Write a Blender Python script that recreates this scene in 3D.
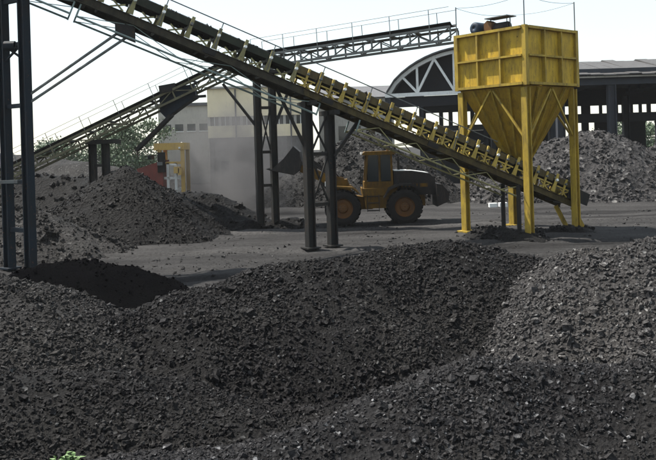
import bpy, math, random
import numpy as np
from mathutils import Vector, Matrix

random.seed(7); RNG = np.random.default_rng(11)
for o in list(bpy.data.objects): bpy.data.objects.remove(o)
scene = bpy.context.scene
col = scene.collection

# ------------------------------------------------------------------ camera
CAM_H = 3.5; F = 792.0; ROLL = math.radians(1.7); HX, HY = 328.0, 148.0
cam = bpy.data.cameras.new('camera'); camo = bpy.data.objects.new('camera', cam); col.objects.link(camo)
cam.sensor_width = 36; cam.lens = F / 656 * 36
cam.shift_y = -(230 - HY) / 656
cam.clip_start = 0.1; cam.clip_end = 3000
camo.matrix_world = Matrix.Translation((0, 0, CAM_H)) @ Matrix.Rotation(math.radians(90), 4, 'X') @ Matrix.Rotation(-ROLL, 4, 'Z')
scene.camera = camo

# ------------------------------------------------------------------ light
SUN_EL, SUN_DIR = math.radians(58), Vector((-1.0, 0.5, 0)).normalized()     # towards the sun
w = bpy.data.worlds.new('World'); scene.world = w; w.use_nodes = True
nt = w.node_tree; bg = nt.nodes['Background']
sky = nt.nodes.new('ShaderNodeTexSky'); sky.sky_type = 'NISHITA'; sky.sun_disc = False
sky.sun_elevation = SUN_EL; sky.sun_rotation = math.atan2(SUN_DIR.x, SUN_DIR.y)
sky.air_density = 1.2; sky.dust_density = 0.6; sky.ozone_density = 1.0
veil = nt.nodes.new('ShaderNodeMix'); veil.data_type = 'RGBA'      # even white haze over the whole sky
veil.inputs[0].default_value = .62; veil.inputs[7].default_value = (4.3, 4.55, 4.5, 1)
nt.links.new(sky.outputs[0], veil.inputs[6]); nt.links.new(veil.outputs[2], bg.inputs[0]); bg.inputs[1].default_value = 0.11
sl = bpy.data.lights.new('sun', 'SUN'); sl.energy = 5.0; sl.angle = math.radians(0.6); sl.color = (1, .95, .87)
so = bpy.data.objects.new('sun', sl); col.objects.link(so); so.location = (-30, 0, 60)
sv = Vector((SUN_DIR.x * math.cos(SUN_EL), SUN_DIR.y * math.cos(SUN_EL), math.sin(SUN_EL)))
so.rotation_euler = sv.to_track_quat('Z', 'Y').to_euler()
scene.view_settings.view_transform = 'Standard'; scene.view_settings.look = 'None'
scene.view_settings.exposure = 1.1; scene.view_settings.gamma = 1.0; scene.view_settings.use_curve_mapping = False

# ------------------------------------------------------------------ helpers
V = Vector
def at(px, py, d):
    """survey: direction of a photo point + its distance along the view -> world position"""
    u, v = px - HX, HY - py
    c, s = math.cos(ROLL), math.sin(ROLL)
    return V(((u * c + v * s) / F * d, d, CAM_H + (-u * s + v * c) / F * d))

def nodes(name):
    m = bpy.data.materials.new(name); m.use_nodes = True
    n = m.node_tree; b = n.nodes['Principled BSDF']
    return m, n, b
def N(n, t, **kw):
    x = n.nodes.new(t)
    for k, v in kw.items(): setattr(x, k, v)
    return x
def ramp(n, fac, stops):
    r = N(n, 'ShaderNodeValToRGB'); e = r.color_ramp.elements
    while len(e) < len(stops): e.new(0.5)
    for i, (p, c) in enumerate(stops): e[i].position = p; e[i].color = (*c, 1)
    n.links.new(fac, r.inputs[0]); return r.outputs[0]
def noise(n, scale, detail=4, rough=.55, coord=None):
    t = N(n, 'ShaderNodeTexNoise'); t.inputs['Scale'].default_value = scale
    t.inputs['Detail'].default_value = detail; t.inputs['Roughness'].default_value = rough
    if coord: n.links.new(coord, t.inputs['Vector'])
    return t.outputs[0]
def mixc(n, fac, a, b):
    m = N(n, 'ShaderNodeMix', data_type='RGBA')
    for s, x in ((m.inputs[0], fac), (m.inputs[6], a), (m.inputs[7], b)):
        if isinstance(x, (int, float)): s.default_value = x
        elif isinstance(x, tuple): s.default_value = (*x, 1)
        else: n.links.new(x, s)
    return m.outputs[2]
def bump(n, b, h, strength, dist):
    u = N(n, 'ShaderNodeBump'); u.inputs['Strength'].default_value = strength; u.inputs['Distance'].default_value = dist
    n.links.new(h, u.inputs['Height']); n.links.new(u.outputs[0], b.inputs['Normal'])

def paint(name, c, c2=None, grime=(.05, .045, .04), g=.5, rough=.6, metal=0.0, scale=1.5, spec=.25, specks=.8):
    """weathered paint: tone drift, grime streaks, rust specks"""
    m, n, b = nodes(name); co = N(n, 'ShaderNodeTexCoord').outputs['Object']
    c2 = c2 or tuple(x * .72 for x in c)
    base = mixc(n, ramp(n, noise(n, scale, 5, .6, co), [(.35, (0, 0, 0)), (.7, (1, 1, 1))]), c, c2)
    mp = N(n, 'ShaderNodeMapping'); mp.inputs['Scale'].default_value = (3.2, 3.2, .7); n.links.new(co, mp.inputs[0])
    streak = ramp(n, noise(n, 2.2, 6, .7, mp.outputs[0]), [(.62 - g * .25, (0, 0, 0)), (.82 - g * .1, (.85,) * 3)])
    base = mixc(n, streak, base, grime)
    speck = ramp(n, noise(n, 14, 3, .6, co), [(.64, (0, 0, 0)), (.72, (specks,) * 3)])
    base = mixc(n, speck, base, (.09, .045, .025))
    n.links.new(base, b.inputs['Base Color'])
    b.inputs['Roughness'].default_value = rough; b.inputs['Metallic'].default_value = metal; b.inputs['Specular IOR Level'].default_value = spec
    bump(n, b, noise(n, 30, 3, .6, co), .25, .01)
    return m

def coal(name, dark, mid, light, plight=.93, rough=.6, spec=.06, bscale=24, tint=(.036, .034, .032), patch=.5):
    """broken coal: tone per lump, dusty patches, rough relief"""
    m, n, b = nodes(name); co = N(n, 'ShaderNodeTexCoord').outputs['Object']; geo = N(n, 'ShaderNodeNewGeometry')
    vor = N(n, 'ShaderNodeTexVoronoi'); vor.inputs['Scale'].default_value = bscale; n.links.new(co, vor.inputs['Vector'])
    sep = N(n, 'ShaderNodeSeparateColor'); n.links.new(vor.outputs['Color'], sep.inputs[0])
    isl = N(n, 'ShaderNodeMath', operation='ADD'); n.links.new(sep.outputs[0], isl.inputs[0]); n.links.new(geo.outputs['Random Per Island'], isl.inputs[1])
    fr = N(n, 'ShaderNodeMath', operation='FRACT'); n.links.new(isl.outputs[0], fr.inputs[0])
    c = ramp(n, fr.outputs[0], [(0, dark), (.55, mid), (plight, tuple(x * 1.25 for x in mid)), (1, light)])  # lightest stop: pale lumps, also standing in for glints
    pt = ramp(n, noise(n, .38, 6, .62, co), [(.44, (0, 0, 0)), (.66, (patch,) * 3)])
    c = mixc(n, pt, c, tint)
    n.links.new(c, b.inputs['Base Color']); b.inputs['Roughness'].default_value = rough
    b.inputs['Specular IOR Level'].default_value = spec
    ad = N(n, 'ShaderNodeMath', operation='ADD'); n.links.new(vor.outputs['Distance'], ad.inputs[0]); n.links.new(noise(n, bscale * 2.5, 4, .65, co), ad.inputs[1])
    bump(n, b, ad.outputs[0], .9, .6 / bscale)
    return m

def plain(name, c, rough=.6, metal=0.0):
    m, n, b = nodes(name); b.inputs['Specular IOR Level'].default_value = .12; co = N(n, 'ShaderNodeTexCoord').outputs['Object']
    n.links.new(mixc(n, noise(n, 4, 5, .6, co), tuple(x * .75 for x in c), tuple(min(1, x * 1.2) for x in c)), b.inputs['Base Color'])
    b.inputs['Roughness'].default_value = rough; b.inputs['Metallic'].default_value = metal
    return m

M = {}
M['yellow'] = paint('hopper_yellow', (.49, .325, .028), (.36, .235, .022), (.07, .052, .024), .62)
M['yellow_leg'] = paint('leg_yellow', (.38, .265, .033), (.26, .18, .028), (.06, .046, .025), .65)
M['cone_shade_yellow'] = paint('cone_shade_yellow', (.34, .215, .018), (.24, .15, .016), (.07, .045, .02), .6)  # darker copy of the hopper yellow; shade under the bin painted in
M['navy'] = paint('navy_steel', (.013, .021, .030), (.014, .017, .021), (.026, .022, .020), .4, spec=.10)
M['steel'] = paint('dark_steel', (.018, .019, .020), (.026, .024, .021), (.038, .027, .02), .5, spec=.10)
M['greysteel'] = paint('grey_steel', (.14, .15, .15), (.09, .1, .095), (.07, .05, .04), .5)
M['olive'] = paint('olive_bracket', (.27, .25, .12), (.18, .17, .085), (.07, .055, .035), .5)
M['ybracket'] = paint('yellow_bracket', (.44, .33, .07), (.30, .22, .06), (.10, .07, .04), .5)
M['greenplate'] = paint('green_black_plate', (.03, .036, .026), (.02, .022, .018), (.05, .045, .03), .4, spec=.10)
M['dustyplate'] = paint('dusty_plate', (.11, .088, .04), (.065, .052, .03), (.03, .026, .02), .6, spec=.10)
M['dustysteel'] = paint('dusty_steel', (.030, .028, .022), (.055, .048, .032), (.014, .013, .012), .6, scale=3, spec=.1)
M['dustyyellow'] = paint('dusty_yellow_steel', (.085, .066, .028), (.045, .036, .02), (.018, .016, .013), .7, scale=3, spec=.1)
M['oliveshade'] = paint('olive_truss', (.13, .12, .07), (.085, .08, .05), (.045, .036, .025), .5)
M['pipe'] = paint('pale_pipe', (.20, .26, .25), (.13, .17, .16), (.08, .07, .06), .3)
M['belt'] = plain('rubber_belt', (.018, .018, .019), .75)
M['rubber'] = plain('tyre_rubber', (.016, .015, .015), .85)
M['loader'] = paint('loader_yellow', (.14, .076, .010), (.08, .046, .010), (.035, .028, .02), .75, spec=.10)
M['rim'] = paint('rim_orange', (.13, .058, .014), (.08, .038, .014), (.06, .04, .03), .5)
M['loader_dark'] = paint('loader_charcoal', (.022, .021, .022), (.03, .028, .027), (.06, .05, .045), .4, spec=.10)
M['blue'] = paint('motor_blue', (.014, .03, .055), (.014, .022, .036), (.04, .04, .04), .4)
M['red'] = paint('faded_red', (.20, .055, .042), (.14, .045, .038), (.08, .055, .045), .5)
M['truckyellow'] = paint('ochre', (.50, .33, .09), (.42, .29, .11), (.16, .12, .07), .4)
M['white'] = paint('white_paint', (.74, .75, .73), (.62, .63, .61), (.2, .18, .15), .2)
M['cream'] = paint('cream_render', (.80, .70, .48), (.74, .64, .43), (.55, .48, .35), .2, specks=.0)
M['cream2'] = paint('grey_render', (.40, .38, .34), (.33, .32, .29), (.2, .18, .15), .4, specks=.0)
M['dustveil'] = paint('dust_veil_render', (.13, .125, .12), (.09, .087, .085), (.05, .048, .046), .6, specks=.0)  # grey of the airborne dust veil put into the wall colour
M['shedsteel'] = paint('shed_steel', (.045, .05, .06), (.035, .04, .048), (.04, .03, .025), .4, spec=.10)
M['sheddark'] = paint('shed_wall', (.016, .017, .021), (.012, .013, .016), (.02, .018, .016), .4, spec=.10)
M['roofsheet'] = paint('roof_sheet', (.085, .083, .082), (.055, .053, .052), (.035, .032, .03), .6)
M['roofdark'] = paint('roof_dark', (.11, .11, .115), (.08, .08, .085), (.05, .05, .05), .5)
M['bark'] = plain('bark', (.10, .075, .05), .9)
M['coalC'] = coal('coal_crushed', (0.0063, 0.0059, 0.0063), (0.0198, 0.0188, 0.0194), (0.1168, 0.1168, 0.1168), .965)  # darker tone; shade of the camera-facing ridge put into the colour
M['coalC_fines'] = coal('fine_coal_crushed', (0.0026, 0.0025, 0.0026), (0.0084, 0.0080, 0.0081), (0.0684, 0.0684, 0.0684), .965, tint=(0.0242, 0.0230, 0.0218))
M['coalR'] = coal('coal_sunlit_tone', (0.0204, 0.0189, 0.0198), (0.0577, 0.0551, 0.0544), (0.2251, 0.2202, 0.2153), .95, tint=(0.0882, 0.0816, 0.0747), patch=.5)  # paler tone; sunlight on the bank's flank put into the colour
M['coalR_fines'] = coal('fine_coal_sunlit_tone', (0.0132, 0.0124, 0.0128), (0.0377, 0.0360, 0.0355), (0.2041, 0.1997, 0.1952), .95, tint=(0.0576, 0.0533, 0.0487), patch=.5)
M['coalN'] = coal('coal_near', (0.0103, 0.0095, 0.0103), (0.0310, 0.0302, 0.0315), (0.2120, 0.2120, 0.2174), .96)  # lightened; the nearest ridge's lit crest put into the colour
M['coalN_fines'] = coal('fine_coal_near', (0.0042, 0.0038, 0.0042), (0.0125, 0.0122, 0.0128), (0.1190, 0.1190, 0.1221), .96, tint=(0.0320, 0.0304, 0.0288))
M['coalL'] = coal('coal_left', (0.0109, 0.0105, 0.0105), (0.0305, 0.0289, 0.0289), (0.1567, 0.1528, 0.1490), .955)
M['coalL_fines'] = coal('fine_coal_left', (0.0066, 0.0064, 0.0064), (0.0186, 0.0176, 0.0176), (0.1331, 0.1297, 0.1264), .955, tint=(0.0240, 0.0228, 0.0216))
M['shadedcoal'] = coal('coal_shaded_mound', (0.0025, 0.0025, 0.0025), (0.0038, 0.0038, 0.0045), (0.0076, 0.0076, 0.0076), .97, rough=.95, spec=.0, bscale=26, tint=(0.0050, 0.0050, 0.0050))  # near-black base; shade of the camera-facing side put into the colour
M['coalD'] = coal('coal_cone', (0.0053, 0.0046, 0.0053), (0.0150, 0.0139, 0.0143), (0.0954, 0.0911, 0.0867), .93, bscale=8, tint=(0.0145, 0.0139, 0.0136))
M['coalD_fines'] = coal('fine_coal_cone', (0.0014, 0.0013, 0.0014), (0.0040, 0.0037, 0.0038), (0.0258, 0.0246, 0.0234), .93, bscale=8, tint=(0.0060, 0.0057, 0.0056))
M['gravel'] = coal('grey_gravel', (0.0082, 0.0078, 0.0076), (0.0203, 0.0195, 0.0190), (0.0868, 0.0842, 0.0814), .93, bscale=10, tint=(0.0353, 0.0326, 0.0312))
M['rubble'] = coal('rubble', (.016, .0155, .016), (.046, .044, .0445), (.17, .165, .16), .92, bscale=5, tint=(.058, .054, .053))

def glass_mat():
    m, n, b = nodes('cab_glass'); b.inputs['Base Color'].default_value = (.02, .03, .035, 1)
    b.inputs['Roughness'].default_value = .08; b.inputs['Transmission Weight'].default_value = .35; return m
M['glass'] = glass_mat()
def leaf_mat(name, c, c2):
    m, n, b = nodes(name); g = N(n, 'ShaderNodeNewGeometry')
    n.links.new(mixc(n, g.outputs['Random Per Island'], c, c2), b.inputs['Base Color']); b.inputs['Roughness'].default_value = .6
    b.inputs['Subsurface Weight'].default_value = 0; return m
M['leaf'] = leaf_mat('leaf', (.05, .085, .04), (.11, .155, .085))
M['weed'] = leaf_mat('weed_leaf', (.035, .085, .018), (.10, .17, .05))
def ground_mat():
    m, n, b = nodes('yard_ground'); co = N(n, 'ShaderNodeTexCoord').outputs['Object']
    mp = N(n, 'ShaderNodeMapping'); mp.inputs['Scale'].default_value = (.22, 1.3, 1); n.links.new(co, mp.inputs[0])
    big = ramp(n, noise(n, .35, 6, .6, mp.outputs[0]), [(.34, (.009, .0085, .0085)), (.47, (.030, .029, .029)), (.70, (.060, .058, .057))])
    fine = ramp(n, noise(n, 9, 6, .7, co), [(.3, (.45,) * 3), (.7, (1.25,) * 3)])
    mu = N(n, 'ShaderNodeMix', data_type='RGBA', blend_type='MULTIPLY'); mu.inputs[0].default_value = 1
    n.links.new(big, mu.inputs[6]); n.links.new(fine, mu.inputs[7]); n.links.new(mu.outputs[2], b.inputs['Base Color'])
    b.inputs['Roughness'].default_value = .85; b.inputs['Specular IOR Level'].default_value = .08; bump(n, b, noise(n, 14, 6, .7, co), .8, .05); return m
M['ground'] = ground_mat()

ROOT = {}
def thing(name, label, cat, base=(0, 0, 0), group=None):
    o = bpy.data.objects.new(name, None); col.objects.link(o); o.location = base; o.empty_display_size = .3
    o['label'] = label; o['category'] = cat
    if group: o['group'] = group
    ROOT[o.name] = V(base); return o
def rootloc(p):
    while p.parent: p = p.parent
    return V(p.location)
def mesh_obj(name, verts, faces, mat, parent=None, smooth=False):
    off = rootloc(parent) if parent else V((0, 0, 0))
    me = bpy.data.meshes.new(name); me.from_pydata([(v[0] - off.x, v[1] - off.y, v[2] - off.z) for v in verts], [], faces)
    me.materials.append(M[mat] if isinstance(mat, str) else mat)
    if smooth: me.polygons.foreach_set('use_smooth', [True] * len(me.polygons))
    o = bpy.data.objects.new(name, me); col.objects.link(o)
    if parent: o.parent = parent
    return o
class MB:
    def __init__(s): s.v = []; s.f = []
    def add(s, vs, fs):
        k = len(s.v); s.v += [V(x) for x in vs]; s.f += [tuple(i + k for i in f) for f in fs]; return s
    def frame(s, c, ax, ay, az):        # box from centre and half axes
        c, ax, ay, az = V(c), V(ax), V(ay), V(az)
        vs = [c + i * ax + j * ay + k * az for i in (-1, 1) for j in (-1, 1) for k in (-1, 1)]
        return s.add(vs, [(0, 1, 3, 2), (4, 6, 7, 5), (0, 4, 5, 1), (2, 3, 7, 6), (0, 2, 6, 4), (1, 5, 7, 3)])
    def box(s, lo, hi):
        lo, hi = V(lo), V(hi); h = (hi - lo) / 2
        return s.frame((lo + hi) / 2, (h.x, 0, 0), (0, h.y, 0), (0, 0, h.z))
    def bar(s, p, q, wd, ht, up=(0, 0, 1)):
        p, q = V(p), V(q); d = (q - p); a = d.normalized(); up = V(up)
        if abs(a.dot(up)) > .98: up = V((1, 0, 0))
        sd = a.cross(up).normalized(); u = sd.cross(a)
        return s.frame((p + q) / 2, d / 2, sd * wd / 2, u * ht / 2)
    def hbeam(s, p, q, wd, ht, t=.03, up=(0, 0, 1)):
        p, q = V(p), V(q); a = (q - p).normalized(); up = V(up)
        if abs(a.dot(up)) > .98: up = V((1, 0, 0))
        sd = a.cross(up).normalized(); u = sd.cross(a)
        s.bar(p + u * (ht - t) / 2, q + u * (ht - t) / 2, wd, t, u); s.bar(p - u * (ht - t) / 2, q - u * (ht - t) / 2, wd, t, u)
        return s.bar(p, q, t, ht - 2 * t, u)
    def tube(s, p, q, r, n=8, r2=None):
        p, q = V(p), V(q); a = (q - p).normalized(); up = V((0, 0, 1)) if abs(a.z) < .95 else V((1, 0, 0))
        e = a.cross(up).normalized(); g = a.cross(e); r2 = r if r2 is None else r2
        vs = [p + (e * math.cos(t) + g * math.sin(t)) * r for t in [2 * math.pi * i / n for i in range(n)]]
        vs += [q + (e * math.cos(t) + g * math.sin(t)) * r2 for t in [2 * math.pi * i / n for i in range(n)]]
        fs = [(i, (i + 1) % n, n + (i + 1) % n, n + i) for i in range(n)] + [tuple(range(n))[::-1], tuple(range(n, 2 * n))]
        return s.add(vs, fs)
    def prism(s, poly, ext):
        ext = V(ext); n = len(poly); vs = [V(p) for p in poly] + [V(p) + ext for p in poly]
        return s.add(vs, [tuple(range(n))[::-1], tuple(range(n, 2 * n))] + [(i, (i + 1) % n, n + (i + 1) % n, n + i) for i in range(n)])
    def lathe(s, c, axis, prof, n=28):      # prof: (along axis, radius), closed ring profile
        c, a = V(c), V(axis).normalized(); up = V((0, 0, 1)) if abs(a.z) < .9 else V((1, 0, 0))
        e = a.cross(up).normalized(); g = a.cross(e); k = len(prof)
        vs = [c + a * h + (e * math.cos(t) + g * math.sin(t)) * r for t in [2 * math.pi * i / n for i in range(n)] for h, r in prof]
        return s.add(vs, [(i * k + j, i * k + (j + 1) % k, ((i + 1) % n) * k + (j + 1) % k, ((i + 1) % n) * k + j) for i in range(n) for j in range(k)])
    def build(s, name, mat, parent=None, smooth=False): return mesh_obj(name, s.v, s.f, mat, parent, smooth)
def tag(o, label, cat, group=None):
    o['label'] = label; o['category'] = cat
    if group: o['group'] = group
    return o

# ------------------------------------------------------------------ ground
def hash2(ix, iy, s):
    h = (ix * 374761393 + iy * 668265263 + s * 974711) & 0xffffffff
    h = ((h ^ (h >> 13)) * 1274126177) & 0xffffffff
    return ((h ^ (h >> 16)) & 0xffff) / 65535.0
def vnoise(x, y, s=0):
    ix = np.floor(x).astype(np.int64); iy = np.floor(y).astype(np.int64); fx = x - ix; fy = y - iy
    fx = fx * fx * (3 - 2 * fx); fy = fy * fy * (3 - 2 * fy)
    a, b, c, d = hash2(ix, iy, s), hash2(ix + 1, iy, s), hash2(ix, iy + 1, s), hash2(ix + 1, iy + 1, s)
    return (a * (1 - fx) + b * fx) * (1 - fy) + (c * (1 - fx) + d * fx) * fy - .5
def fbm(x, y, sc, oct=4, s=0, gain=.5):
    t = np.zeros_like(x); a = 1.0
    for i in range(oct): t += a * vnoise(x * sc + 17.3 * i, y * sc - 9.1 * i, s + i); a *= gain; sc *= 2.03
    return t
def np_mesh(name, verts, faces, mat, smooth=False):
    me = bpy.data.meshes.new(name); k = faces.shape[1]
    me.vertices.add(len(verts)); me.vertices.foreach_set('co', verts.astype(np.float32).ravel())
    me.loops.add(faces.size); me.loops.foreach_set('vertex_index', faces.astype(np.int32).ravel())
    me.polygons.add(len(faces)); me.polygons.foreach_set('loop_start', np.arange(0, faces.size, k, dtype=np.int32))
    me.polygons.foreach_set('use_smooth', np.full(len(faces), smooth)); me.update(calc_edges=True); me.validate()
    me.materials.append(M[mat]); o = bpy.data.objects.new(name, me); col.objects.link(o); return o

def ground_z(x, y):
    a = np.clip((y - 5) / 4, 0, 1) * np.clip((75 - y) / 20, 0, 1) * np.clip((32 - np.abs(x)) / 8, 0, 1)
    z = .16 * fbm(x, y, .22, 4, 5) + .05 * fbm(x, y, 1.3, 3, 8)
    for c, am, fr, ph in ((22.0, .9, .16, .3), (23.9, .9, .16, .35), (26.4, .6, .21, 2.0), (28.2, .6, .21, 2.05), (33.6, .5, .2, 4), (35.4, .5, .2, 4.05)):
        d = np.abs(y - c - am * np.sin(x * fr + ph)); z = z - .11 * np.exp(-(d / .28) ** 2) + .05 * np.exp(-((d - .5) / .2) ** 2)
    return a * z
xs = np.unique(np.concatenate([np.array([-900, -300, -120, -60]), np.arange(-34, 34.1, .22), np.array([60, 120, 300, 900])]))
ys = np.unique(np.concatenate([np.array([-300, -60, -10, 0]), np.arange(4, 80, .22), np.array([90, 120, 200, 400, 900, 1800])]))
gx, gy = np.meshgrid(xs, ys); gz = ground_z(gx, gy)
nx, ny = len(xs), len(ys); idx = np.arange(nx * ny).reshape(ny, nx)
quads = np.stack([idx[:-1, :-1], idx[:-1, 1:], idx[1:, 1:], idx[1:, :-1]], -1).reshape(-1, 4)
gnd = np_mesh('ground', np.stack([gx, gy, gz], -1).reshape(-1, 3), quads, 'ground', True); gnd['kind'] = 'structure'

# ------------------------------------------------------------------ lumps and piles
ICO = None
def ico():
    p = (1 + 5 ** .5) / 2
    v = np.array([(-1, p, 0), (1, p, 0), (-1, -p, 0), (1, -p, 0), (0, -1, p), (0, 1, p), (0, -1, -p), (0, 1, -p), (p, 0, -1), (p, 0, 1), (-p, 0, -1), (-p, 0, 1)], float)
    f = np.array([(0, 11, 5), (0, 5, 1), (0, 1, 7), (0, 7, 10), (0, 10, 11), (1, 5, 9), (5, 11, 4), (11, 10, 2), (10, 7, 6), (7, 1, 8), (3, 9, 4), (3, 4, 2), (3, 2, 6), (3, 6, 8), (3, 8, 9), (4, 9, 5), (2, 4, 11), (6, 2, 10), (8, 6, 7), (9, 8, 1)])
    return v / np.linalg.norm(v[0]), f
def boxlump():
    v = np.array([(x, y, z) for x in (-1, 1) for y in (-1, 1) for z in (-1, 1)], float) * .72
    f = np.array([(0, 1, 3), (0, 3, 2), (4, 6, 7), (4, 7, 5), (0, 4, 5), (0, 5, 1), (2, 3, 7), (2, 7, 6), (0, 2, 6), (0, 6, 4), (1, 5, 7), (1, 7, 3)])
    return v, f
def lumps(name, pos, rad, mat, parent, jag=.38, kind='box'):
    n = len(pos); bv, bf = boxlump() if kind == 'box' else ico(); k = len(bv)
    sh = bv[None] * (1 + RNG.uniform(-jag, jag, (n, k, 1))) * RNG.uniform(.55, 1.15, (n, 1, 3)) + RNG.uniform(-.12, .12, (n, k, 3))
    q = RNG.normal(size=(n, 4)); q /= np.linalg.norm(q, axis=1, keepdims=True); a, b, c, d = q.T
    R = np.stack([1 - 2 * (c * c + d * d), 2 * (b * c - a * d), 2 * (b * d + a * c), 2 * (b * c + a * d), 1 - 2 * (b * b + d * d), 2 * (c * d - a * b), 2 * (b * d - a * c), 2 * (c * d + a * b), 1 - 2 * (b * b + c * c)], -1).reshape(n, 3, 3)
    vs = np.einsum('nij,nkj->nki', R, sh) * rad[:, None, None] + pos[:, None]
    if parent: off = np.array(rootloc(parent)); vs = vs - off
    fs = (bf[None] + (np.arange(n) * k)[:, None, None]).reshape(-1, 3)
    o = np_mesh(name, vs.reshape(-1, 3), fs, mat); o['kind'] = 'stuff'
    if parent: o.parent = parent
    return o

PILES = []
class Pile:
    def __init__(s, crest, slope, c=.4, amp=.10, nscale=.9, seed=0, wob=.25):
        s.c3 = [V(p) for p in crest]; s.slope = slope; s.c = c; s.amp = amp; s.ns = nscale; s.seed = seed; s.wob = wob
        r = max(p.z for p in s.c3) / slope + c + .8
        s.x0 = min(p.x for p in s.c3) - r; s.x1 = max(p.x for p in s.c3) + r; s.y0 = min(p.y for p in s.c3) - r; s.y1 = max(p.y for p in s.c3) + r
        PILES.append(s)
    def h(s, x, y):
        wx = x + s.wob * fbm(x, y, .6, 2, s.seed + 40) * 2; wy = y + s.wob * fbm(x, y, .6, 2, s.seed + 60) * 2
        best = np.full_like(x, -9.0); pts = s.c3 if len(s.c3) > 1 else [s.c3[0], s.c3[0] + V((.01, 0, 0))]
        for p, q in zip(pts[:-1], pts[1:]):
            dx, dy = q.x - p.x, q.y - p.y; L = dx * dx + dy * dy
            t = np.clip(((wx - p.x) * dx + (wy - p.y) * dy) / L, 0, 1)
            d = np.hypot(wx - p.x - t * dx, wy - p.y - t * dy)
            best = np.maximum(best, p.z + t * (q.z - p.z) - s.slope * (np.sqrt(d * d + s.c * s.c) - s.c))
        return best + s.amp * fbm(x, y, s.ns, 4, s.seed + 3) + .03 * fbm(x, y, 5, 2, s.seed)
def build_pile(P, name, label, mat, res, cat='coal pile', group=None, lump=None, lumpname='coal_lumps'):
    base = (sum((p.x for p in P.c3)) / len(P.c3), sum((p.y for p in P.c3)) / len(P.c3), 0)
    o = thing(name, label, cat, base, group)
    xa = np.arange(P.x0, P.x1 + res, res); ya = np.arange(P.y0, P.y1 + res, res)
    X, Y = np.meshgrid(xa, ya); Z = P.h(X, Y); G = ground_z(X, Y)
    other = np.max([q.h(X, Y) for q in PILES if q is not P and q.x0 < P.x1 and q.x1 > P.x0 and q.y0 < P.y1 and q.y1 > P.y0] or [np.full_like(X, -9)], axis=0)
    keep = (Z > G - .25) & (Z > other - .35)
    id_ = np.arange(X.size).reshape(X.shape)
    kq = keep[:-1, :-1] & keep[:-1, 1:] & keep[1:, 1:] & keep[1:, :-1]
    q = np.stack([id_[:-1, :-1], id_[:-1, 1:], id_[1:, 1:], id_[1:, :-1]], -1)[kq]
    used = np.unique(q); mp = np.full(X.size, -1); mp[used] = np.arange(len(used))
    vs = np.stack([X - base[0], Y - base[1], Z], -1).reshape(-1, 3)[used]
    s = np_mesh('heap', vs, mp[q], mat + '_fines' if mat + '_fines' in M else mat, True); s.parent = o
    if lump:
        dens, r0, r1, pw = lump
        n = int(dens * (P.x1 - P.x0) * (P.y1 - P.y0)); x = RNG.uniform(P.x0, P.x1, n); y = RNG.uniform(P.y0, P.y1, n); z = P.h(x, y)
        ok = z > ground_z(x, y) - .02
        for qq in PILES:
            if qq is not P: ok &= ~((x > qq.x0) & (x < qq.x1) & (y > qq.y0) & (y < qq.y1)) | (z > qq.h(x, y) - .03)
        ok &= np.abs(x) < (y * .47 + 3)
        ok &= RNG.uniform(0, 1, n) < np.clip(.55 + 1.5 * fbm(x, y, .8, 3, P.seed + 77), .3, 1)
        x, y, z = x[ok], y[ok], z[ok]
        rad = r0 + (r1 - r0) * RNG.uniform(0, 1, len(x)) ** pw
        big = RNG.uniform(0, 1, len(x)) < .012; rad[big] = r1 * RNG.uniform(1.0, 1.9, big.sum())
        k = int(len(x) * .6); pos = np.stack([x, y, z + rad * .15], -1)
        lumps(lumpname, pos[:k], rad[:k], mat, o); lumps(lumpname, pos[k:], rad[k:], mat, o, .25, 'ico'); print('LUMPS', label[:30], len(x))
    return o

def crest(*p): return [at(*q) for q in p]
pC = Pile(crest((105, 322, 12.1), (180, 292, 12.6), (260, 268, 13.4), (330, 254, 14), (400, 246, 14.5), (450, 246, 14.8), (520, 259, 15.3), (552, 274, 15.8)), .62, .5, .22, .7, 1)
pL = Pile(crest((-110, 250, 12.8), (-20, 280, 12.4), (40, 308, 12.1), (75, 324, 11.9)), .42, .6, .16, .8, 2)
pNL = Pile(crest((-110, 385, 8.8), (20, 376, 9.1), (80, 378, 9.3)), .36, .5, .16, .8, 3)
pR2 = Pile(crest((760, 214, 14.2), (656, 236, 13.4), (612, 249, 13.4), (578, 268, 13.6)), .55, .4, .18, .8, 4)
pR1 = Pile(crest((60, 474, 7.2), (180, 461, 7.25), (270, 452, 7.35), (335, 432, 7.6), (400, 402, 8.0), (480, 367, 8.5), (560, 372, 8.7), (660, 352, 8.8), (760, 340, 8.8)), .55, .3, .16, .9, 5)
pV = Pile(crest((240, 424, 9.8), (330, 406, 10.3), (420, 392, 10.8)), .25, .4, .12, 1.0, 21)
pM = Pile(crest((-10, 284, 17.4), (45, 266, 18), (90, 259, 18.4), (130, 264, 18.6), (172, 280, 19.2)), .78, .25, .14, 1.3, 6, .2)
pG = Pile(crest((-60, 190, 29), (28, 208, 28.6), (62, 226, 28)), .50, .3, .16, .8, 7)
pD = Pile(crest((125, 168, 35), (116, 172, 36)), .62, .25, .18, .8, 8)
pD2 = Pile(crest((190, 192, 36.9), (214, 194, 37.0), (232, 203, 37.0)), .6, .3, .12, .8, 9)
pE = Pile(crest((0, 168, 46), (90, 178, 45)), .5, .5, .2, .6, 10)
pF = Pile(crest((268, 221, 36.2), (296, 218, 36.4)), .5, .3, .1, 1, 11)
pRb = Pile(crest((536, 140, 50), (600, 132, 49), (640, 146, 48.5), (720, 158, 48)), .75, .4, .5, .5, 12)
pH = Pile(crest((318, 156, 52), (360, 130, 52), (384, 150, 52)), .7, .5, .4, .5, 13)
pS1 = Pile(crest((478, 228, 29.8), (505, 227, 29.4), (530, 232, 28.7)), .5, .2, .1, 1.2, 14)
pS2 = Pile(crest((545, 228, 30.6), (575, 226, 30.6), (600, 234, 30.2)), .5, .2, .1, 1.2, 15)
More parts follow.
